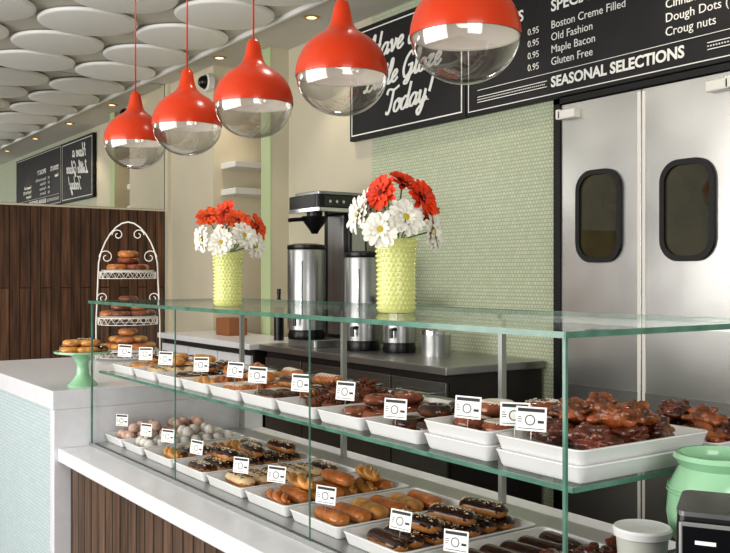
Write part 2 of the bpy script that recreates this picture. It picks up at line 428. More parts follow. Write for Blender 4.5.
# ------------------------------------------------------------ back counters
def cabinet_counter(x0,x1,y0,y1,topmat,label,ndoor,frontmat):
    t=thing('back_counter',label,'counter',((x0+x1)/2,(y0+y1)/2,0))
    w=x1-x0; d=y1-y0
    mk('countertop',g_box(w,d,0.04,(0,0,0.98)),topmat,t,bevel=0.004)
    mk('body',g_box(w-0.04,d-0.06,0.96,(0,0.02,0.48)),'cab',t)
    dw=(w-0.06)/ndoor
    for i in range(ndoor):
        cx=-w/2+0.03+dw*(i+0.5)
        dd=mk('cabinet_door',g_box(dw-0.012,0.022,0.78,(0,0,0)),frontmat,t,(cx,-d/2+0.038,0.53),bevel=0.003)
        mk('handle',g_tube([(-dw*0.3,-0.012,0.33),(-dw*0.3,-0.04,0.33),(dw*0.3,-0.04,0.33),(dw*0.3,-0.012,0.33)],0.006),'chrome',dd,smooth=True)
cabinet_counter(-5.36,-3.45,2.9,3.585,'steeltop','stainless steel back counter with undercounter doors',4,'darksteel')
cabinet_counter(-6.96,-5.40,2.85,3.42,'quartz','white back counter beside partition',3,'quartz')

# coffee brewer
t=thing('coffee_brewer','black and steel commercial coffee brewer on back counter','coffee machine',(-5.01,3.22,1.0))
mk('base',g_move(g_rbox(0.34,0.42,0.05,0.02),0,0,0),'steel',t,smooth=True)
mk('column',g_span(-0.15,0.15,0.06,0.20,0.05,0.86),'black',t,bevel=0.008)
mk('column_trim',g_span(-0.09,0.09,0.052,0.061,0.07,0.84),'steel',t,bevel=0.002)
mk('side_panel',g_span(0.15,0.154,0.08,0.18,0.08,0.84),'steel',t)
mk('head',g_move(g_rbox(0.36,0.40,0.085,0.03),0,0.0,0.875),'black',t,smooth=True)
mk('head_band',g_move(g_rbox(0.364,0.404,0.03,0.03),0,0.0,0.85),'chrome',t,smooth=True)
mk('tank_lid',g_move(g_rbox(0.30,0.34,0.022,0.02),0,0.0,0.96),'steel',t,smooth=True)
mk('control_panel',g_span(0.1805,0.186,-0.15,0.12,0.885,0.95),'screen',t)
for k in range(3):
    mk('button',g_x(g_cyl(0.010,0.006,14),Matrix.Translation((0.186,-0.11+0.05*k,0.915))@Matrix.Rotation(math.pi/2,4,'Y')),'chrome',t,smooth=True)
mk('spray_head',g_cyl(0.05,0.04,24,0.825),'black',t,(-0.01,-0.10,0),smooth=True)
mk('funnel',g_move(g_lathe([(0.0001,-0.11),(0.02,-0.11),(0.03,-0.09),(0.075,-0.03),(0.085,0.0),(0.0001,0.0)],24),-0.01,-0.10,0.83),'black',t,smooth=True)
mk('funnel_handle',g_tube([(-0.01,-0.18,0.81),(-0.01,-0.25,0.805),(-0.01,-0.29,0.80)],0.013),'black',t,smooth=True)
def urn(x,y,r,h,z=1.0):
    t=thing('coffee_urn','stainless thermal coffee urn with black lid and tap','coffee urn',(x,y,z),group='coffee urns')
    mk('body',g_lathe([(0.0001,0.06),(r,0.06),(r,h-0.05),(r*0.97,h-0.035),(0.0001,h-0.035)],32),'steel',t,smooth=True)
    mk('lid',g_lathe([(r*0.98,h-0.04),(r*1.02,h-0.03),(r*1.0,h-0.01),(r*0.6,h),(0.0001,h)],32),'black',t,smooth=True)
    mk('foot',g_lathe([(0.0001,0),(r*0.95,0),(r*1.0,0.02),(r*0.9,0.06),(0.0001,0.06)],32),'black',t,smooth=True)
    mk('tap',g_join(g_tube([(r*0.6,-r*0.75,0.14),(r*0.8,-r*1.2,0.14),(r*0.8,-r*1.2,0.09)],0.012)),'black',t,smooth=True)
    mk('gauge',g_tube([(r*0.72,-r*0.74,0.16),(r*0.72,-r*0.74,h-0.11)],0.008),'chrome',t,smooth=True)
urn(-5.02,3.06,0.122,0.605,1.05)
urn(-4.60,3.2,0.112,0.60)
urn(-4.33,3.28,0.10,0.34)
t=thing('steel_canister','squat stainless canister with lid on steel counter','canister',(-4.02,3.3,1.0))
mk('body',g_lathe([(0.0001,0),(0.085,0),(0.085,0.13),(0.0001,0.13)],28),'steel',t,smooth=True)
mk('lid',g_lathe([(0.088,0.12),(0.088,0.142),(0.077,0.15),(0.0001,0.152)],28),'chrome',t,smooth=True)
mk('knob',g_cyl(0.012,0.02,12,0.15),'black',t,smooth=True)
t=thing('bottle','tall dark syrup bottle on white counter','bottle',(-5.62,3.2,1.0))
mk('body',g_lathe([(0.0001,0),(0.035,0),(0.035,0.22),(0.031,0.25),(0.012,0.29),(0.0115,0.325),(0.0001,0.325)],20),'black',t,smooth=True)
mk('cap',g_cyl(0.014,0.04,16,0.32),'black',t,smooth=True)
mk('cardboard_box',g_rbox(0.22,0.16,0.13,0.008),'cardb',loc=(-6.35,3.2,1.0),label='small brown cardboard box on white counter',cat='box')
t=thing('side_table','round white-topped metal table by steel doors','table',(-1.72,3.02,0))
mk('table_top',g_lathe([(0.0001,0.86),(0.22,0.86),(0.23,0.875),(0.22,0.89),(0.0001,0.89)],32),'alum',t,smooth=True)
for k in range(4):
    a=math.pi/4+k*math.pi/2
    mk('leg',g_tube([(0.15*math.cos(a),0.15*math.sin(a),0.86),(0.2*math.cos(a),0.2*math.sin(a),0.0)],0.012),'black',t,smooth=True)

# ------------------------------------------------------------ counters
XL,XR=-3.62,-1.11
t=thing('service_counter','white quartz ledge on dark wood plank base','counter',(0,0,0))
mk('countertop',g_span(XL,0.4,1.075,1.98,0.725,0.776),'quartz',t,bevel=0.004)
mk('wood_front',g_span(XL,0.4,1.125,1.16,0.08,0.725),'woodc',t)
mk('body',g_span(XL,0.4,1.16,1.9,0.08,0.725),'cab',t)
mk('plinth',g_span(XL,0.4,1.18,1.85,0,0.08),'dark',t)
t=thing('tiled_counter','higher white quartz counter with pale mosaic tiled front','counter',(0,0,0))
mk('countertop',g_span(-5.1,XL-0.002,1.055,2.0,0.925,1.0),'quartz',t,bevel=0.004)
mk('end_panel',g_span(XL-0.05,XL-0.002,1.06,1.98,0,0.925),'quartz',t,bevel=0.003)
mk('tiled_front',g_span(-5.08,XL-0.05,1.075,1.96,0,0.925),'ctile',t)

# ------------------------------------------------------------ display case
ZB,ZT=0.776,1.35
YF,YB=1.205,1.88
t=thing('display_case','long glass pastry display case with green glass edges','display case',(0,0,0))
div=[XL+0.01,-2.79,-1.96,XR]
for x in div[1:3]:
    mk('glass_joint',g_span(x-0.0015,x+0.0015,YF-0.003,YF+0.001,ZB,ZT-0.01),'edge',t)
mk('side_glass',g_span(XL+0.01,XL+0.016,YF+0.003,YB,ZB,ZT-0.01),'glass',t)
mk('top_glass',g_span(XL+0.005,XR+0.005,YF-0.008,YB,ZT-0.010,ZT),'glasstop',t)
mk('top_edge',g_join(g_span(XL+0.005,XR+0.006,YF-0.011,YF-0.008,ZT-0.011,ZT+0.0005),g_span(XR+0.005,XR+0.008,YF-0.011,YB,ZT-0.011,ZT+0.0005),
    g_span(XL+0.005,XR+0.006,YB,YB+0.003,ZT-0.011,ZT+0.0005),g_span(XL+0.002,XL+0.005,YF-0.011,YB,ZT-0.011,ZT+0.0005)),'edge',t)
mk('corner_joint',g_span(XR-0.006,XR+0.001,YF-0.0035,YF+0.003,ZB,ZT-0.011),'edge',t,label='green glass corner edge')
mk('corner_joint',g_span(XL+0.009,XL+0.016,YF-0.0035,YF+0.003,ZB,ZT-0.011),'edge',t,label='green glass corner edge')
ZS=1.072
mk('glass_shelf',g_span(XL+0.02,XR-0.01,YF+0.03,YB-0.04,ZS-0.010,ZS),'glasstop',t)
mk('shelf_edge',g_span(XL+0.02,XR-0.01,YF+0.026,YF+0.03,ZS-0.009,ZS+0.0005),'edge',t)
mk('shelf_edge',g_span(XR-0.010,XR-0.0085,YF+0.03,YB-0.04,ZS-0.009,ZS+0.0005),'edge',t)
mk('deck',g_span(XL+0.02,XR-0.01,YF+0.01,YB-0.01,ZB+0.0005,ZB+0.012),'alum',t)
for x in (XL+0.03,-2.79,-1.96,XR-0.02):
    mk('rear_post',g_span(x-0.008,x+0.008,YB-0.03,YB-0.012,ZB+0.012,ZT-0.011),'alum',t)
mk('rear_rail',g_span(XL+0.02,XR-0.01,YB-0.03,YB-0.012,ZT-0.028,ZT-0.011),'alum',t)
mk('bottom_channel',g_span(XL+0.01,XR,YF-0.009,YF-0.004,ZB,ZB+0.014),'alum',t)

# ------------------------------------------------------------ pastry meshes
def wavy(a,k,ph): return math.sin(a*k+ph)
def g_ring(R=0.029,r=0.0185,fl=0.85,seg=28,n=14):
    V=[];F=[]
    for i in range(seg):
        a=2*math.pi*i/seg
        for k in range(n):
            b=2*math.pi*k/n
            V.append(((R+r*math.cos(b))*math.cos(a),(R+r*math.cos(b))*math.sin(a),r*fl*(1+math.sin(b))))
    for i in range(seg):
        j=(i+1)%seg
        for k in range(n):
            l=(k+1)%n
            F.append((i*n+k,j*n+k,j*n+l,i*n+l))
    return V,F
def g_ringice(R=0.029,r=0.0185,fl=0.85,seg=36,n=9,ph=0):
    V=[];F=[]
    r2=r+0.0014
    for i in range(seg):
        a=2*math.pi*i/seg
        lo=0.05+0.25*wavy(a,5,ph)+0.12*wavy(a,9,1+ph); hi=math.pi-0.15
        for k in range(n+1):
            b=lo+(hi-lo)*k/n
            V.append(((R+r2*math.cos(b))*math.cos(a),(R+r2*math.cos(b))*math.sin(a),r*fl+r2*fl*math.sin(b)))
    for i in range(seg):
        j=(i+1)%seg
        for k in range(n): F.append((i*(n+1)+k,j*(n+1)+k,j*(n+1)+k+1,i*(n+1)+k+1))
    return V,F
def caps_pt(d,rx,rz,h):
    x,y,z=d
    s=max(-1,min(1,x/0.35))
    return (x*rx+s*h,y*rx,z*rz+rz)
def g_bar(rx=0.024,rz=0.017,h=0.04,pmax=math.pi,ph=0,seg=32,n=12,grow=0,wav=0):
    V=[];F=[]
    for i in range(seg):
        a=2*math.pi*i/seg
        pm=pmax+wav*wavy(a,5,ph)+wav*0.5*wavy(a,11,ph)
        for k in range(n+1):
            p=0.001+(pm-0.001)*k/n
            d=(math.sin(p)*math.cos(a),math.sin(p)*math.sin(a),math.cos(p))
            x,y,z=caps_pt(d,rx+grow,rz+grow,h)
            V.append((x,y,z-grow))
    for i in range(seg):
        j=(i+1)%seg
        for k in range(n): F.append((i*(n+1)+k,j*(n+1)+k,j*(n+1)+k+1,i*(n+1)+k+1))
    return V,F
def g_ball(r,rough=0.05,sc=1.0,seed=0,flat=1.0,seg=18,n=12,freq=3.0):
    V=[];F=[]
    for k in range(n+1):
        p=math.pi*k/n
        for i in range(seg):
            a=2*math.pi*i/seg
            d=Vector((math.sin(p)*math.cos(a),math.sin(p)*math.sin(a),math.cos(p)))
            o=Vector((seed*7.3,seed*3.1,seed))
            q=1+rough*noise.noise(d*freq+o)+rough*0.5*noise.noise(d*freq*2.5+Vector((seed,seed*2,5)))
            V.append((d.x*r*q,d.y*r*q*sc,d.z*r*q*flat+r*flat))
    for k in range(n):
        for i in range(seg):
            j=(i+1)%seg
            F.append((k*seg+i,k*seg+j,(k+1)*seg+j,(k+1)*seg+i))
    return V,F
def g_fritter(seed,r=0.053,flat=0.62,seg=52,n=34):
    rnd=random.Random(seed); lobes=[]
    for k in range(30):
        z=rnd.uniform(-0.5,1); a=k*2.4+rnd.uniform(-.3,.3); s=math.sqrt(max(0,1-z*z))
        m=rnd.uniform(0.58,0.84)
        lobes.append((Vector((s*math.cos(a),s*math.sin(a),z))*m,rnd.uniform(0.15,0.29)))
    V=[];F=[]
    for k in range(n+1):
        p=math.pi*k/n
        for i in range(seg):
            a=2*math.pi*i/seg
            d=Vector((math.sin(p)*math.cos(a),math.sin(p)*math.sin(a),math.cos(p)))
            q=0.70
            for c,ri in lobes:
                b=c.dot(d); disc=ri*ri-(c.length_squared-b*b)
                if disc>0 and b>0: q=max(q,b+math.sqrt(disc))
            q+=0.06*noise.noise(d*8+Vector((seed,0,0)))
            V.append((d.x*r*q,d.y*r*q*0.9,max(0,d.z*r*q*flat+r*flat*0.75)))
    for k in range(n):
        for i in range(seg):
            j=(i+1)%seg
            F.append((k*seg+i,k*seg+j,(k+1)*seg+j,(k+1)*seg+i))
    return V,F
def g_twist():
    gs=[]
    for ph in (0,math.pi):
        P=[];Rr=[]
        for k in range(33):
            u=k/32; x=-0.062+0.124*u; a=ph+u*math.pi*3.0
            e=math.sin(math.pi*min(1,max(0,u)))**0.4 if 0<u<1 else 0.15
            P.append((x,0.011*math.cos(a)*max(e,.15),0.0175+0.009*math.sin(a)*max(e,.15))); Rr.append(0.0125*max(0.45,e))
        gs.append(g_tube(P,Rr,12))
    return g_join(*gs)
def g_sprinkles(fn,cnt,seed,r=0.0011):
    rnd=random.Random(seed); gs=[]
    for _ in range(cnt):
        p,q=fn(rnd)
        gs.append(g_tube([p,q],r,5))
    return g_join(*gs)
def ring_spr(rnd):
    a=rnd.uniform(0,6.28); b=rnd.uniform(0.5,2.6); R=0.029;r=0.0215
    p=Vector(((R+r*math.cos(b))*math.cos(a),(R+r*math.cos(b))*math.sin(a),0.0157+r*0.85*math.sin(b)))
    d=Vector((rnd.uniform(-1,1),rnd.uniform(-1,1),0)).normalized()*0.003
    return p-d,p+d
def bar_z(x,y):
    z=0.017+0.0185*math.sqrt(max(0,1-(y/0.0265)**2))
    if abs(x)>0.045: z-=0.003
    return z
def bar_spr(rnd):
    x=rnd.uniform(-0.055,0.055); y=rnd.uniform(-0.016,0.016)
    p=Vector((x,y,bar_z(x,y)+0.0008)); d=Vector((rnd.uniform(-1,1),rnd.uniform(-1,1),0)).normalized()*0.003
    return p-d,p+d
def zigzag_ring():
    pts=[]
    for i in range(41):
        x=-0.04+0.08*i/40; y=0.036*(1 if (i//2)%2 else -1)*1.0
        y*=math.sqrt(max(0.05,1-(x/0.046)**2))
        pts.append((x,y))
    out=[]
    for a,b in zip(pts[:-1],pts[1:]):
        for s in range(6):
            f=s/6; x=a[0]*(1-f)+b[0]*f; y=a[1]*(1-f)+b[1]*f
            rr=math.hypot(x,y); dd=min(1,abs(rr-0.029)/0.0205)
            out.append((x,y,0.0157+0.0175*math.sqrt(1-dd*dd)+0.0012))
    return g_tube(out,0.0020,5)
def zigzag_bar():
    out=[]
    for i in range(12):
        x0=-0.046+0.092*i/12; x1=-0.046+0.092*(i+1)/12; s=1 if i%2 else -1
        for k in range(6):
            f=k/6; x=x0*(1-f)+x1*f; y=s*0.019*(1-2*f)
            out.append((x,y,bar_z(x,y)+0.0006))
    return g_tube(out,0.0017,5)
MR=mesh('donut',g_ring(),'dough',True); MRD=mesh('donut',g_ring(),'doughd',True)
MB=mesh('bar',g_bar(),'dough',True)
RI={k:mesh('icing',g_ringice(ph=i*1.3),k,True) for i,k in enumerate(('choc','glaze','maple','whitei','yellowi','creami'))}
BI={k:mesh('icing',g_bar(pmax=1.45,wav=0.12,grow=0.0015,ph=i),k,True) for i,k in enumerate(('choc','glaze','maple','creami','yellowi'))}
RS=mesh('sprinkles',g_sprinkles(ring_spr,38,1),'sprw'); BS=mesh('sprinkles',g_sprinkles(bar_spr,40,2),'sprw')
RCO=mesh('coconut_flakes',g_sprinkles(ring_spr,70,6,0.0014),'whitei')
BSD=mesh('sprinkles',g_sprinkles(bar_spr,40,4),'choc')
RZ=mesh('icing_drizzle',zigzag_ring(),'whitei',True); BZ=mesh('icing_drizzle',zigzag_bar(),'whitei',True); BZC=mesh('icing_drizzle',zigzag_bar(),'choc',True)
TW=mesh('twist_donut',g_twist(),'yellowi',True); TWG=mesh('twist_donut',g_twist(),'maple',True)
def balls(mat,rough=0.08,r=0.021): return [mesh('donut_hole',g_ball(r,rough,1,s),mat,True) for s in range(3)]
HP=balls('pinki'); HW=balls('powder')
FR=[mesh('fritter',g_fritter(s+3),m,True) for s,m in ((0,'caramel'),(1,'caramel'),(2,'caramel2'),(5,'caramel'),(8,'caramel2'))]
def spiky(seed):
    g=g_ball(0.034,0.1,1,seed,0.6,14,8)
    rnd=random.Random(seed); gs=[g]
    for _ in range(26):
        a=rnd.uniform(0,6.28);p=rnd.uniform(0,1.2)
        d=Vector((math.sin(p)*math.cos(a),math.sin(p)*math.sin(a),math.cos(p)*0.8))
        b=Vector((d.x*0.03,d.y*0.03,0.02+d.z*0.02))
        gs.append(g_tube([b,b+d*0.026+Vector((rnd.uniform(-.006,.006),rnd.uniform(-.006,.006),0))],0.0028,5))
    return g_join(*gs)
SK=[mesh('crunch_donut',spiky(s),'doughd',True) for s in range(2)]

def pastry(kind,loc,rz,tilt=0,tiltx=0,sc=1.0,where='in display case'):
    if isinstance(kind,tuple): kind=random.choice(kind)
    rot=(tiltx,tilt,rz)
    def mkp(n,me,label,cat,parts=()):
        o=ob(n,me,None,loc,rot,label=label,cat=cat,group=label+' '+where); o.scale=(sc,sc,sc)
        for pn,pm in parts: ob(pn,pm,o)
        return o
    if kind=='choc_ring': return mkp('donut',MR,'ring donut with dark chocolate icing','donut',(('icing',RI['choc']),))
    if kind=='choc_ring_s': return mkp('donut',MR,'ring donut with chocolate icing and sprinkles','donut',(('icing',RI['choc']),('sprinkles',RS)))
    if kind=='dark_ring': return mkp('donut',MRD,'dark chocolate cake donut with glossy glaze','donut',(('icing',RI['choc']),))
    if kind=='glaze_ring': return mkp('donut',MRD,'brown glazed ring donut','donut',(('icing',RI['glaze']),))
    if kind=='white_ring': return mkp('donut',MRD,'brown glazed ring donut with white icing drizzle','donut',(('icing',RI['glaze']),('icing_drizzle',RZ)))
    if kind=='coconut_ring': return mkp('donut',MRD,'brown ring donut topped with white coconut flakes','donut',(('icing',RI['glaze']),('coconut_flakes',RCO)))
    if kind=='yellow_ring': return mkp('donut',MR,'ring donut with golden icing','donut',(('icing',RI['yellowi']),))
    if kind=='plain_ring': return mkp('donut',MR,'golden glazed ring donut','donut',(('icing',RI['maple']),))
    if kind=='choc_bar': return mkp('bar_donut',MB,'long bar donut with chocolate icing','donut',(('icing',BI['choc']),))
    if kind=='choc_bar_s': return mkp('bar_donut',MB,'chocolate iced bar donut with pale sprinkles','donut',(('icing',BI['choc']),('sprinkles',BS)))
    if kind=='maple_bar': return mkp('bar_donut',MB,'long bar donut with maple icing','donut',(('icing',BI['maple']),))
    if kind=='striped_bar': return mkp('bar_donut',MB,'maple bar donut with white icing stripes','donut',(('icing',BI['maple']),('icing_drizzle',BZ)))
    if kind=='cream_bar': return mkp('bar_donut',MB,'cream iced bar donut with chocolate shavings','donut',(('icing',BI['creami']),('sprinkles',BSD)))
    if kind=='cream_striped_bar': return mkp('bar_donut',MB,'cream iced bar donut with chocolate stripes','donut',(('icing',BI['creami']),('icing_drizzle',BZC)))
    if kind=='yellow_bar': return mkp('bar_donut',MB,'long bar donut with golden icing','donut',(('icing',BI['yellowi']),))
    if kind=='twist': return mkp('twist_donut',TW if R(0,1)<0.5 else TWG,'golden glazed twisted donut','donut')
    if kind=='pink_hole': return mkp('donut_hole',random.choice(HP),'round pale pink sugared donut hole','donut hole')
    if kind=='white_hole': return mkp('donut_hole',random.choice(HW),'round powdered sugar donut hole','donut hole')
    if kind=='fritter': return mkp('fritter',random.choice(FR),'lumpy dark caramel-glazed fritter','fritter')
    if kind=='spiky': return mkp('crunch_donut',random.choice(SK),'dark chocolate donut with spiky crunchy topping','donut')
R=random.uniform
trays={}
def tray(x,y,z,w,d,rz=0):
    k=(w,d)
    if k not in trays: trays[k]=mesh('serving_tray',g_tray(w,d),'tray',True,50)
    return ob('serving_tray',trays[k],None,(x,y,z),(0,0,rz),label='white melamine tray holding pastries in display case',cat='tray',group='white trays in display case')
def fill(kind,x,y,z,w,d,top=True):
    k0=kind[0] if isinstance(kind,tuple) else kind
    if 'ring' in k0 or k0=='spiky':
        nx=2; ny=int((d-0.045)/0.094)
        sx=min(0.094,(w-0.03)/2)
        for i in range(nx):
            for j in range(ny):
                pastry(kind,(x+(i-0.5)*sx,y+(j-(ny-1)/2)*0.094+R(-.002,.002),z),R(0,6.28),sc=sx/0.1)
        for j in range(ny-1):
            pastry(kind,(x+R(-.03,.03),y+(j-(ny-2)/2)*0.094,z+0.031),R(0,6.28),sc=sx/0.1)
    elif 'bar' in k0 or k0=='twist':
        st=0.056 if top else 0.062
        ny=int((d-0.04)/st)
        for j in range(ny):
            pastry(kind,(x+R(-.006,.006),y+(j-(ny-1)/2)*st,z),R(-.12,.12),sc=(1.12 if w>0.21 else 1.0)*R(.92,1.03))
        if top:
            for j in range(1,ny-1,2):
                pastry(kind,(x+R(-.015,.015),y+(j-(ny-2)/2)*st,z+0.034),R(-.25,.25),sc=1.1 if w>0.21 else 1.0)
    elif 'hole' in k0:
        nx=int((w-0.04)/0.044); ny=int((d-0.04)/0.046)
        for i in range(nx):
            for j in range(ny):
                pastry(kind,(x+(i-(nx-1)/2)*0.044,y+(j-(ny-1)/2)*0.046,z),R(0,6.28))
        for i in range(nx-1):
            for j in range(ny-1):
                if R(0,1)<0.6: pastry(kind,(x+(i-(nx-2)/2)*0.044,y+(j-(ny-2)/2)*0.046,z+0.03),R(0,6.28))
    elif k0=='fritter':
        ny=max(1,int((d-0.04)/0.09))
        for i in range(2):
            for j in range(ny):
                pastry(kind,(x+(i-0.5)*0.1,y+(j-(ny-1)/2)*0.09,z),R(0,6.28),sc=R(1.0,1.12))
        for j in range(ny-1):
            pastry(kind,(x-0.04+R(-.01,.01),y+(j-(ny-2)/2)*0.09,z+0.042),R(0,6.28),sc=R(0.9,1.02))
            pastry(kind,(x+0.045+R(-.01,.01),y+(j-(ny-2)/2)*0.09+R(-.02,.02),z+0.040),R(0,6.28),sc=R(0.85,0.98))
cg=g_join(g_span(-0.031,0.031,-0.0008,0.0008,0,0.047))
CM=mesh('card',cg,'card'); 
def lettergeo(s):
    rnd=random.Random(s); gs=[]
    gs.append(g_span(-0.027,0.027,-0.0013,-0.0009,0.037,0.0435))
    ring=g_x(g_lathe([(0.0085,-0.0002),(0.0103,-0.0002),(0.0103,0.0002),(0.0085,0.0002),(0.0085,-0.0002)],20),Matrix.Translation((-0.002,-0.0011,0.021))@Matrix.Rotation(math.pi/2,4,'X'))
    gs.append(ring)
    for zz in (0.026,0.0215,0.017):
        w=rnd.uniform(0.006,0.010); gs.append(g_span(-0.027,-0.027+w,-0.0013,-0.0009,zz,zz+0.0013))
    gs.append(g_span(0.014,0.026,-0.0013,-0.0009,0.016,0.021)); gs.append(g_span(-0.026,0.026,-0.0013,-0.0009,0.004,0.0052))
    return g_join(*gs)
LM=[mesh('printed_marks',lettergeo(s),'ink') for s in range(4)]
PM=mesh('pick',g_join(g_tube([(0,0.002,-0.035),(0,0.002,0.01)],0.0012,6),g_span(-0.008,0.008,0.001,0.004,0.0,0.012)),'alum')
def tag(x,y,z,rz):
    t=thing('price_card','white price card with black print on metal pick','price card',(x,y,z),(math.radians(R(-10,-4)),math.radians(R(-2,2)),rz),group='price cards in display case')
    ob('card',CM,t); ob('printed_marks',random.choice(LM),t); ob('pick',PM,t)

up=[(-1.238,'fritter',0.232),(-1.475,('white_ring','white_ring','coconut_ring'),0.215),(-1.70,'dark_ring',0.21),(-1.92,'glaze_ring',0.205),(-2.135,'spiky',0.205),(-2.35,('choc_bar','choc_bar','striped_bar'),0.205),
    (-2.565,('maple_bar','striped_bar'),0.205),(-2.78,'twist',0.205),(-2.995,'choc_ring_s',0.205),(-3.21,('cream_bar','yellow_bar','cream_striped_bar'),0.205),(-3.43,('choc_ring','yellow_ring'),0.205)]
for i,(x,k,w) in enumerate(up):
    z=ZS
    if i in (0,1):
        tray(x,1.45,z,w,0.39); z+=0.029
    tray(x,1.45,z,w,0.39)
    fill(k,x,1.45,z+0.008,w,0.39)
    tag(x+R(-.05,.05),1.275+R(-.005,.02),z+0.045+(0.02 if i>2 else 0),R(0.25,0.6))
tag(-1.335,1.30,ZS+0.075,0.5)
tray(-1.238,1.745,ZS,0.232,0.17); fill('fritter',-1.238,1.745,ZS+0.008,0.232,0.24)
low=[(-1.25,'fritter'),(-1.51,'choc_bar'),(-1.77,('choc_bar','choc_bar','choc_bar_s')),(-2.03,('maple_bar','maple_bar','yellow_bar')),(-2.29,('maple_bar','twist')),(-2.55,('cream_bar','cream_striped_bar','choc_bar_s')),(-2.81,'choc_bar_s'),(-3.07,('choc_bar_s','twist')),(-3.31,'white_hole'),(-3.51,'pink_hole')]
for i,(x,k) in enumerate(low):
    w=0.245 if i<8 else 0.185
    z=ZB+0.013
    tray(x,1.47,z,w,0.44); fill(k,x,1.47,z+0.008,w,0.44,top=(i in (2,4,6)))
    tag(x+R(-.06,.05),1.29+R(-.005,.03),z+0.06,R(0.25,0.6))

# ------------------------------------------------------------ pendant lamps
Rl=0.132
prof=[(1.0,-0.03),(1.005,0.04),(.99,.18),(.95,.34),(.88,.50),(.78,.645),(.65,.77),(.50,.87),(.38,.95),(.295,1.04),(.245,1.14),(.21,1.28),(.18,1.44),(.155,1.56),(.10,1.63),(.03,1.65)]
inn=[(a*0.975,b*0.975-0.01) for a,b in prof[:9]]+[(0.0001,1.0)]
shade=mesh('lamp_shade',g_lathe([(a*Rl,b*Rl) for a,b in prof],48),'orange',True)
innm=mesh('shade_lining',g_lathe([(0.985*Rl,-0.03*Rl)]+[(a*Rl,b*Rl) for a,b in inn],48),'inner',True)
bowl=mesh('glass_bowl',g_lathe([(0.0001,-Rl*0.86)]+[(Rl*0.985*math.sin(a),-Rl*0.86*math.cos(a)) for a in [math.pi/2*k/14 for k in range(1,15)]],48),'lampglass',True)
bulb=mesh('bulb',g_lathe([(0.0001,0.0),(0.02,0.004),(0.03,0.022),(0.028,0.04),(0.016,0.07),(0.014,0.11),(0.0001,0.11)],20),'bulb',True)
ZR=2.018
cord=mesh('cord',g_join(g_tube([(0,0,1.63*Rl),(0,0,CZ-ZR-0.055)],0.003,8)),'orange',True)
rose=mesh('ceiling_rose',g_lathe([(0.0001,CZ-ZR-0.075),(0.03,CZ-ZR-0.073),(0.045,CZ-ZR-0.058),(0.045,CZ-ZR),(0.0001,CZ-ZR)],24),'orange',True)
for i in range(5):
    x=-1.655-0.531*i
    t=thing('pendant_lamp','glossy orange onion-shaped pendant lamp with clear bowl','pendant lamp',(x,1.45,ZR),group='row of orange pendant lamps')
    for nme,m in (('lamp_shade',shade),('shade_lining',innm),('glass_bowl',bowl),('cord',cord),('ceiling_rose',rose)): ob(nme,m,t)
    ob('bulb',bulb,t,(0,0,0.02))
    l=bpy.data.lights.new('lamp_light','POINT'); l.energy=0.2; l.color=(1,0.93,0.84); l.shadow_soft_size=0.03
    o=bpy.data.objects.new('lamp_light',l); COL.objects.link(o); o.location=(x,1.45,ZR-0.035)

# ------------------------------------------------------------ vases & flowers
def vase_geo():
    H=0.195; prof=[(0.0001,0),(0.047,0),(0.051,0.006),(0.050,0.05),(0.050,0.12),(0.053,0.17),(0.057,H),(0.053,H),(0.048,0.17),(0.046,0.02),(0.0001,0.015)]
    return g_lathe(prof,48)
def hob():
    gs=[]
    rows=15
    for j in range(rows):
        z=0.012+j*0.0125
        r=0.0505+(max(0,z-0.12)/0.075)*0.006
        n=26
        for i in range(n):
            a=2*math.pi*(i+0.5*(j%2))/n
            c=Vector((r*math.cos(a),r*math.sin(a),z)); nn=Vector((math.cos(a),math.sin(a),0)); tt=Vector((-math.sin(a),math.cos(a),0))
            V=[tuple(c+nn*0.0042)]; s=0.0056
            for k in range(6):
                b=k*math.pi/3
                V.append(tuple(c+tt*(s*math.cos(b))+Vector((0,0,s*math.sin(b)))-nn*0.0005))
            F=[(0,1+k,1+(k+1)%6) for k in range(6)]
            gs.append((V,F))
    return g_join(*gs)
VM=mesh('vase_body',vase_geo(),'vase',True,50); HM=mesh('hobnail_relief',hob(),'vase',True)
def petals(seed,rad=0.052):
    rnd=random.Random(seed); V=[];F=[]
    for layer,(n,r0,rr,lift) in enumerate(((15,0.008,rad,0.000),(14,0.007,rad*0.86,0.004),(10,0.006,rad*0.5,0.008))):
        for i in range(n):
            a=2*math.pi*(i+0.5*layer)/n+rnd.uniform(-.08,.08); L=rr*rnd.uniform(0.9,1.06); w=0.0095 if layer<2 else 0.0055
            dr=Vector((math.cos(a),math.sin(a),0)); tt=Vector((-math.sin(a),math.cos(a),0)); dz=rnd.uniform(-0.006,0.008)
            prof=[(0,0.35),(0.3,0.75),(0.65,1.0),(0.88,0.85),(1.0,0.35)]
            o=len(V)
            for f,ww in prof:
                z=lift+0.014*math.sin(f*2.0)*0.8-0.004*f*f+dz*f
                p=dr*(r0+(L-r0)*f)+Vector((0,0,z))
                V+= [tuple(p-tt*w*ww+Vector((0,0,0.0025))),tuple(p),tuple(p+tt*w*ww+Vector((0,0,0.0025)))]
            for k in range(4):
                for s in (0,1): F.append((o+k*3+s,o+(k+1)*3+s,o+(k+1)*3+s+1,o+k*3+s+1))
    return V,F
PW=[mesh('petals',petals(s),'petw',True) for s in range(3)]; PR=[mesh('petals',petals(s+5),'petr',True) for s in range(3)]
PO=[mesh('petals',petals(s+9),'peto',True) for s in range(3)]
CW=mesh('flower_centre',g_lathe([(0.0001,0.015),(0.006,0.0145),(0.0105,0.011),(0.011,0.003)],16),'cenw',True)
CR=mesh('flower_centre',g_lathe([(0.0001,0.015),(0.006,0.0145),(0.0105,0.011),(0.011,0.003)],16),'cenr',True)
rv=Vector((0.574,0.819,0)); tv=Vector((0.819,-0.574,0))
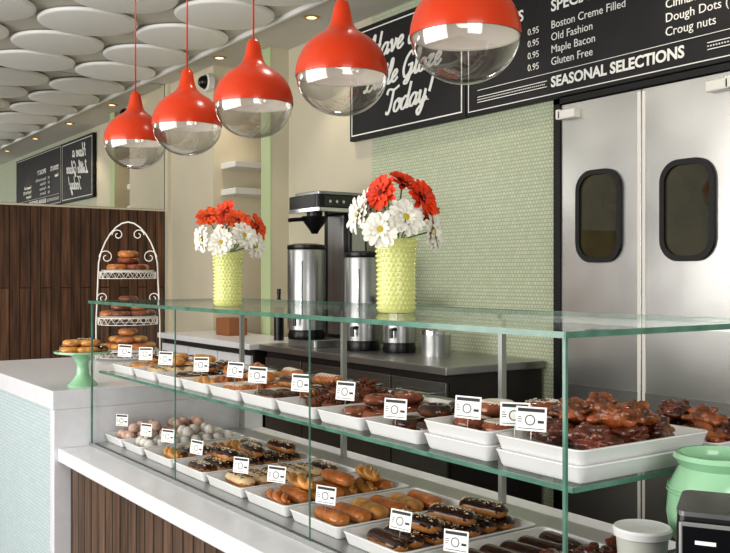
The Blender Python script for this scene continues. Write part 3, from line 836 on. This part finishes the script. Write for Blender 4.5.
def bouquet(vx,vy,heads,sc,gname):
    t=thing('vase','pale lime-yellow hobnail ceramic vase on glass case top','vase',(vx,vy,ZT+0.001),group='lime hobnail vases'); t.scale=(sc,sc,sc)
    ob('vase_body',VM,t); ob('hobnail_relief',HM,t)
    for i,(c,rx,up,tw) in enumerate(heads):
        base=Vector((vx,vy,ZT+0.03))
        col={'w':'white','r':'orange-red','o':'orange'}[c]
        h=rv*rx+tv*tw+Vector((0,0,ZT+0.195*sc+up))+Vector((vx,vy,0))-base
        f=thing('gerbera_daisy','%s gerbera daisy in a lime vase'%col,'flower',base,group=gname)
        nrm=(rv*(rx*4.5+R(-.2,.2))+tv*(tw*2.0+0.25)+Vector((0,0,0.02+up*1.5+R(-.15,.15)))).normalized()
        q=nrm.to_track_quat('Z','Y').to_euler()
        for pn,pm in (('petals',random.choice({'w':PW,'r':PR,'o':PO}[c])),('flower_centre',CW if c=='w' else CR)):
            po=ob(pn,pm,f,h,q); po.scale=(sc,sc,sc)
        neck=Vector((rx*0.2*0.574,rx*0.2*0.819,0.165*sc))
        mid=(neck+h)*0.5-nrm*0.01
        mk('stem',g_tube([Vector((0,0,0)),neck,mid,h-nrm*0.012,h-nrm*0.001],0.0022,6),'stem',f,smooth=True)
bouquet(-1.953,1.469,[('r',-.035,.118,.04),('r',.062,.105,.04),('r',.020,.145,-.02),('w',-.095,.062,.01),('w',.018,.050,.08),('w',-.042,.020,.08),('w',.090,.018,.01),
    ('w',-.068,.088,-.04),('o',.085,.075,-.05),('o',-.045,.120,-.05)],1.0,'gerbera bouquet in the nearer vase')
bouquet(-2.677,1.336,[('o',-.055,.110,.03),('r',-.010,.130,-.03),('o',.035,.098,.03),('w',-.070,.042,.05),('w',.055,.052,.05),('w',-.008,.028,.08),('w',.085,.022,.01),
    ('o',.085,.082,-.03),('w',-.02,.08,-.06)],0.88,'gerbera bouquet in the farther vase')

# ------------------------------------------------------------ tiered stand
t=thing('tiered_stand','white wire three-tier donut stand with scrolled arch','cake stand',(-4.80,1.80,1.0),(0,0,math.radians(55)))
gs=[]
W=0.172
arch=[(-W,0,0.0),(-W,0,0.2),(-W*0.92,0,0.52)]+[(-W*0.92*math.cos(a)*(1-0.2*math.sin(a)),0,0.52+0.22*math.sin(a)) for a in [math.pi*k/12 for k in range(1,12)]]+[(W*0.92,0,0.52),(W,0,0.2),(W,0,0)]
gs.append(g_tube(arch,0.0042,8))
for s in (-1,1):
    gs.append(g_tube([(s*W,-0.1,0.004),(s*W,0,0.03),(s*W,0.1,0.004)],0.004,8))
    for cz,rr,cx in ((0.55,0.040,W-0.055),(0.67,0.032,0.055),(0.33,0.03,W-0.035)):
        sp=[(s*(cx+rr*math.cos(a)*(1-k/22)),0,cz+rr*math.sin(a)*(1-k/22)) for k,a in [(k,math.pi*2.6*k/18) for k in range(18)]]
        gs.append(g_tube(sp,0.003,6))
TZ=((0.05,0.16),(0.225,0.157),(0.47,0.148))
for z,rr in TZ:
    gs.append(g_tube([(rr*math.cos(a),rr*math.sin(a),z) for a in [2*math.pi*k/32 for k in range(32)]],0.003,6,True))
    gs.append(g_tube([(rr*math.cos(a),rr*math.sin(a),z-0.035) for a in [2*math.pi*k/32 for k in range(32)]],0.002,6,True))
    for k in range(20):
        a=2*math.pi*k/20; b=2*math.pi*(k+0.5)/20; a2=a+2*math.pi/20
        gs.append(g_tube([(rr*math.cos(a),rr*math.sin(a),z),(rr*math.cos(b),rr*math.sin(b),z-0.035),(rr*math.cos(a2),rr*math.sin(a2),z)],0.002,5))
mk('wire_frame',g_join(*gs),'wire',t,smooth=True)
for z,rr in TZ:
    mk('plate',g_lathe([(0.0001,z-0.002),(rr-0.04,z-0.002),(rr-0.01,z+0.008),(rr-0.007,z+0.011),(rr-0.012,z+0.011),(rr-0.04,z+0.003),(0.0001,z+0.003)],36),'wire',t,smooth=True)
def pile(cx,cy,z,kinds,n1,r1,sc,where,top=3):
    for k in range(n1):
        a=2*math.pi*k/n1+0.3
        pastry(random.choice(kinds),(cx+r1*math.cos(a),cy+r1*math.sin(a),z),R(0,6),sc=sc,where=where)
    for k in range(top):
        a=2*math.pi*k/max(1,top)+0.9
        rr=0 if top==1 else r1*0.55
        pastry(random.choice(kinds),(cx+rr*math.cos(a),cy+rr*math.sin(a),z+0.032*sc),R(0,6),sc=sc,where=where)
w='on the tiered stand'
pile(-4.80,1.80,1.475,['glaze_ring','plain_ring'],4,0.072,1.15,w,0); pastry('glaze_ring',(-4.8,1.8,1.512),0,where=w,sc=1.2); pastry('plain_ring',(-4.8,1.8,1.548),0,where=w,sc=1.15)
pile(-4.80,1.80,1.229,['glaze_ring','plain_ring'],6,0.095,1.1,w,3); pastry('glaze_ring',(-4.8,1.8,1.305),0,where=w,sc=1.1)
pile(-4.80,1.80,1.055,['plain_ring','yellow_ring'],6,0.095,1.1,w,4); pastry('plain_ring',(-4.8,1.8,1.13),0,where=w,sc=1.1)

# mint cake stand
t=thing('cake_stand','mint green pedestal cake stand on white counter','cake stand',(-3.752,1.215,1.0))
mk('plate',g_lathe([(0.0001,0.125),(0.06,0.125),(0.108,0.132),(0.114,0.135),(0.114,0.142),(0.106,0.142),(0.06,0.134),(0.0001,0.134)],40),'mintc',t,smooth=True)
mk('pedestal',g_lathe([(0.0001,0),(0.06,0),(0.061,0.006),(0.045,0.02),(0.026,0.045),(0.024,0.09),(0.04,0.118),(0.06,0.126),(0.0001,0.126)],32),'mintc',t,smooth=True)
for k in range(5):
    a=k*1.257
    pastry('choc_ring_s' if k%2 else 'yellow_ring',(-3.752+0.062*math.cos(a),1.215+0.062*math.sin(a),1.135),R(0,6),sc=0.85,where='on mint stand')
for k in range(3):
    a=k*2.09+0.5
    pastry('choc_ring_s' if k%2 else 'yellow_ring',(-3.752+0.04*math.cos(a),1.215+0.04*math.sin(a),1.161),R(0,6),sc=0.85,where='on mint stand')

# ------------------------------------------------------------ right-hand things
t=thing('side_counter','raised black counter block beside display case','counter',(0,0,0))
mk('countertop',g_span(-1.095,0.3,1.12,1.75,0.905,0.93),'black',t,bevel=0.003)
mk('body',g_span(-1.09,0.28,1.14,1.73,0.777,0.905),'cab',t)
t=thing('ceramic_jar','glossy mint green ceramic jar with rolled rim','jar',(-0.995,1.485,0.93))
mk('body',g_lathe([(0.0001,0),(0.055,0),(0.062,0.01),(0.09,0.05),(0.096,0.09),(0.092,0.135),(0.078,0.162),(0.072,0.172),(0.079,0.18),(0.084,0.188),(0.080,0.196),(0.072,0.196),(0.065,0.186),(0.065,0.17),(0.08,0.12),(0.06,0.02),(0.0001,0.015)],48),'mintc',t,smooth=True)
mk('ribs',g_join(*[g_tube([(r*math.cos(a),r*math.sin(a),z) for a in [2*math.pi*k/48 for k in range(48)]],0.002,6,True) for z,r in ((0.135,0.0925),(0.128,0.094))]),'mintc',t,smooth=True)
t=thing('plastic_tub','round translucent plastic tub with white lid','tub',(-1.044,1.325,0.93))
mk('tub_body',g_lathe([(0.0001,0),(0.040,0),(0.045,0.065),(0.0001,0.065)],32),'plast',t,smooth=True)
mk('lid',g_lathe([(0.046,0.061),(0.050,0.063),(0.051,0.074),(0.048,0.078),(0.042,0.076),(0.0001,0.076)],32),'tray',t,smooth=True)
t=thing('payment_terminal','silver and black countertop card terminal with dark screen','card terminal',(-0.855,1.270,0.93),(0,0,math.radians(30)))
mk('housing',g_loft([[(x,y,0) for x,y in rrect(0.12,0.11,0.015)],[(x,y,0.10) for x,y in rrect(0.12,0.11,0.015)],[(x*0.97,y*0.93+0.003,0.158+0.10*(y)) for x,y in rrect(0.12,0.11,0.015)]]),'black',t,smooth=True,auto=35)
mk('silver_trim',g_loft([[(x*0.985,y*0.95+0.003,0.156+0.10*(y)) for x,y in rrect(0.12,0.11,0.015)],[(x*0.985,y*0.95+0.003,0.163+0.10*(y)) for x,y in rrect(0.12,0.11,0.015)]]),'chrome',t,smooth=True,auto=35)
mk('faceplate',g_x(g_rbox(0.108,0.006,0.084,0.002,0.001),Matrix.Translation((0,-0.0555,0.060))),'alum',t)
mk('screen',g_span(-0.048,0.048,-0.0602,-0.0584,0.066,0.138),'screen',t)
mk('status_light',g_span(-0.030,0.0,-0.0606,-0.0600,0.112,0.118),'letter',t)

# ------------------------------------------------------------ light
def area(name,loc,tgt,sx,sy,e,col=(1,1,1)):
    l=bpy.data.lights.new(name,'AREA'); l.shape='RECTANGLE'; l.size=sx; l.size_y=sy; l.energy=e; l.color=col
    o=bpy.data.objects.new(name,l); COL.objects.link(o); o.location=loc
    o.rotation_euler=(Vector(tgt)-Vector(loc)).to_track_quat('-Z','Y').to_euler()
    return o
area('daylight_window',(-3.6,-2.7,1.7),(-3.8,2,2.1),5.5,2.6,220,(1.0,0.98,0.94))
area('side_fill',(1.2,0.3,1.9),(-2.5,1.8,1.3),1.6,1.6,40,(1.0,0.98,0.94))  # added fill light from the side, not a known window
for x in (-6.7,-5.3,-3.9,-2.5):
    l=bpy.data.lights.new('downlight_spot','SPOT'); l.energy=20; l.color=(1,0.86,0.68); l.spot_size=math.radians(95); l.spot_blend=0.6; l.shadow_soft_size=0.04
    o=bpy.data.objects.new('downlight_spot',l); COL.objects.link(o); o.location=(x,3.27,CZ-0.02)
for x in (-6.5,-4.6,-2.8):
    l=bpy.data.lights.new('ceiling_spot','SPOT'); l.energy=24; l.color=(1,0.93,0.84); l.spot_size=math.radians(110); l.spot_blend=0.7; l.shadow_soft_size=0.06
    o=bpy.data.objects.new('ceiling_spot',l); COL.objects.link(o); o.location=(x,1.95,CZ-0.12)
w=bpy.data.worlds.new('world'); SC.world=w; w.use_nodes=True
w.node_tree.nodes['Background'].inputs[0].default_value=lin((240,241,241)); w.node_tree.nodes['Background'].inputs[1].default_value=0.5

# ------------------------------------------------------------ camera
c=bpy.data.cameras.new('camera'); c.sensor_width=36; c.lens=920/730*36; c.clip_start=0.05
co=bpy.data.objects.new('camera',c); COL.objects.link(co); co.location=(0,0,1.446); co.rotation_euler=(math.radians(90),0,math.radians(55))
SC.camera=co
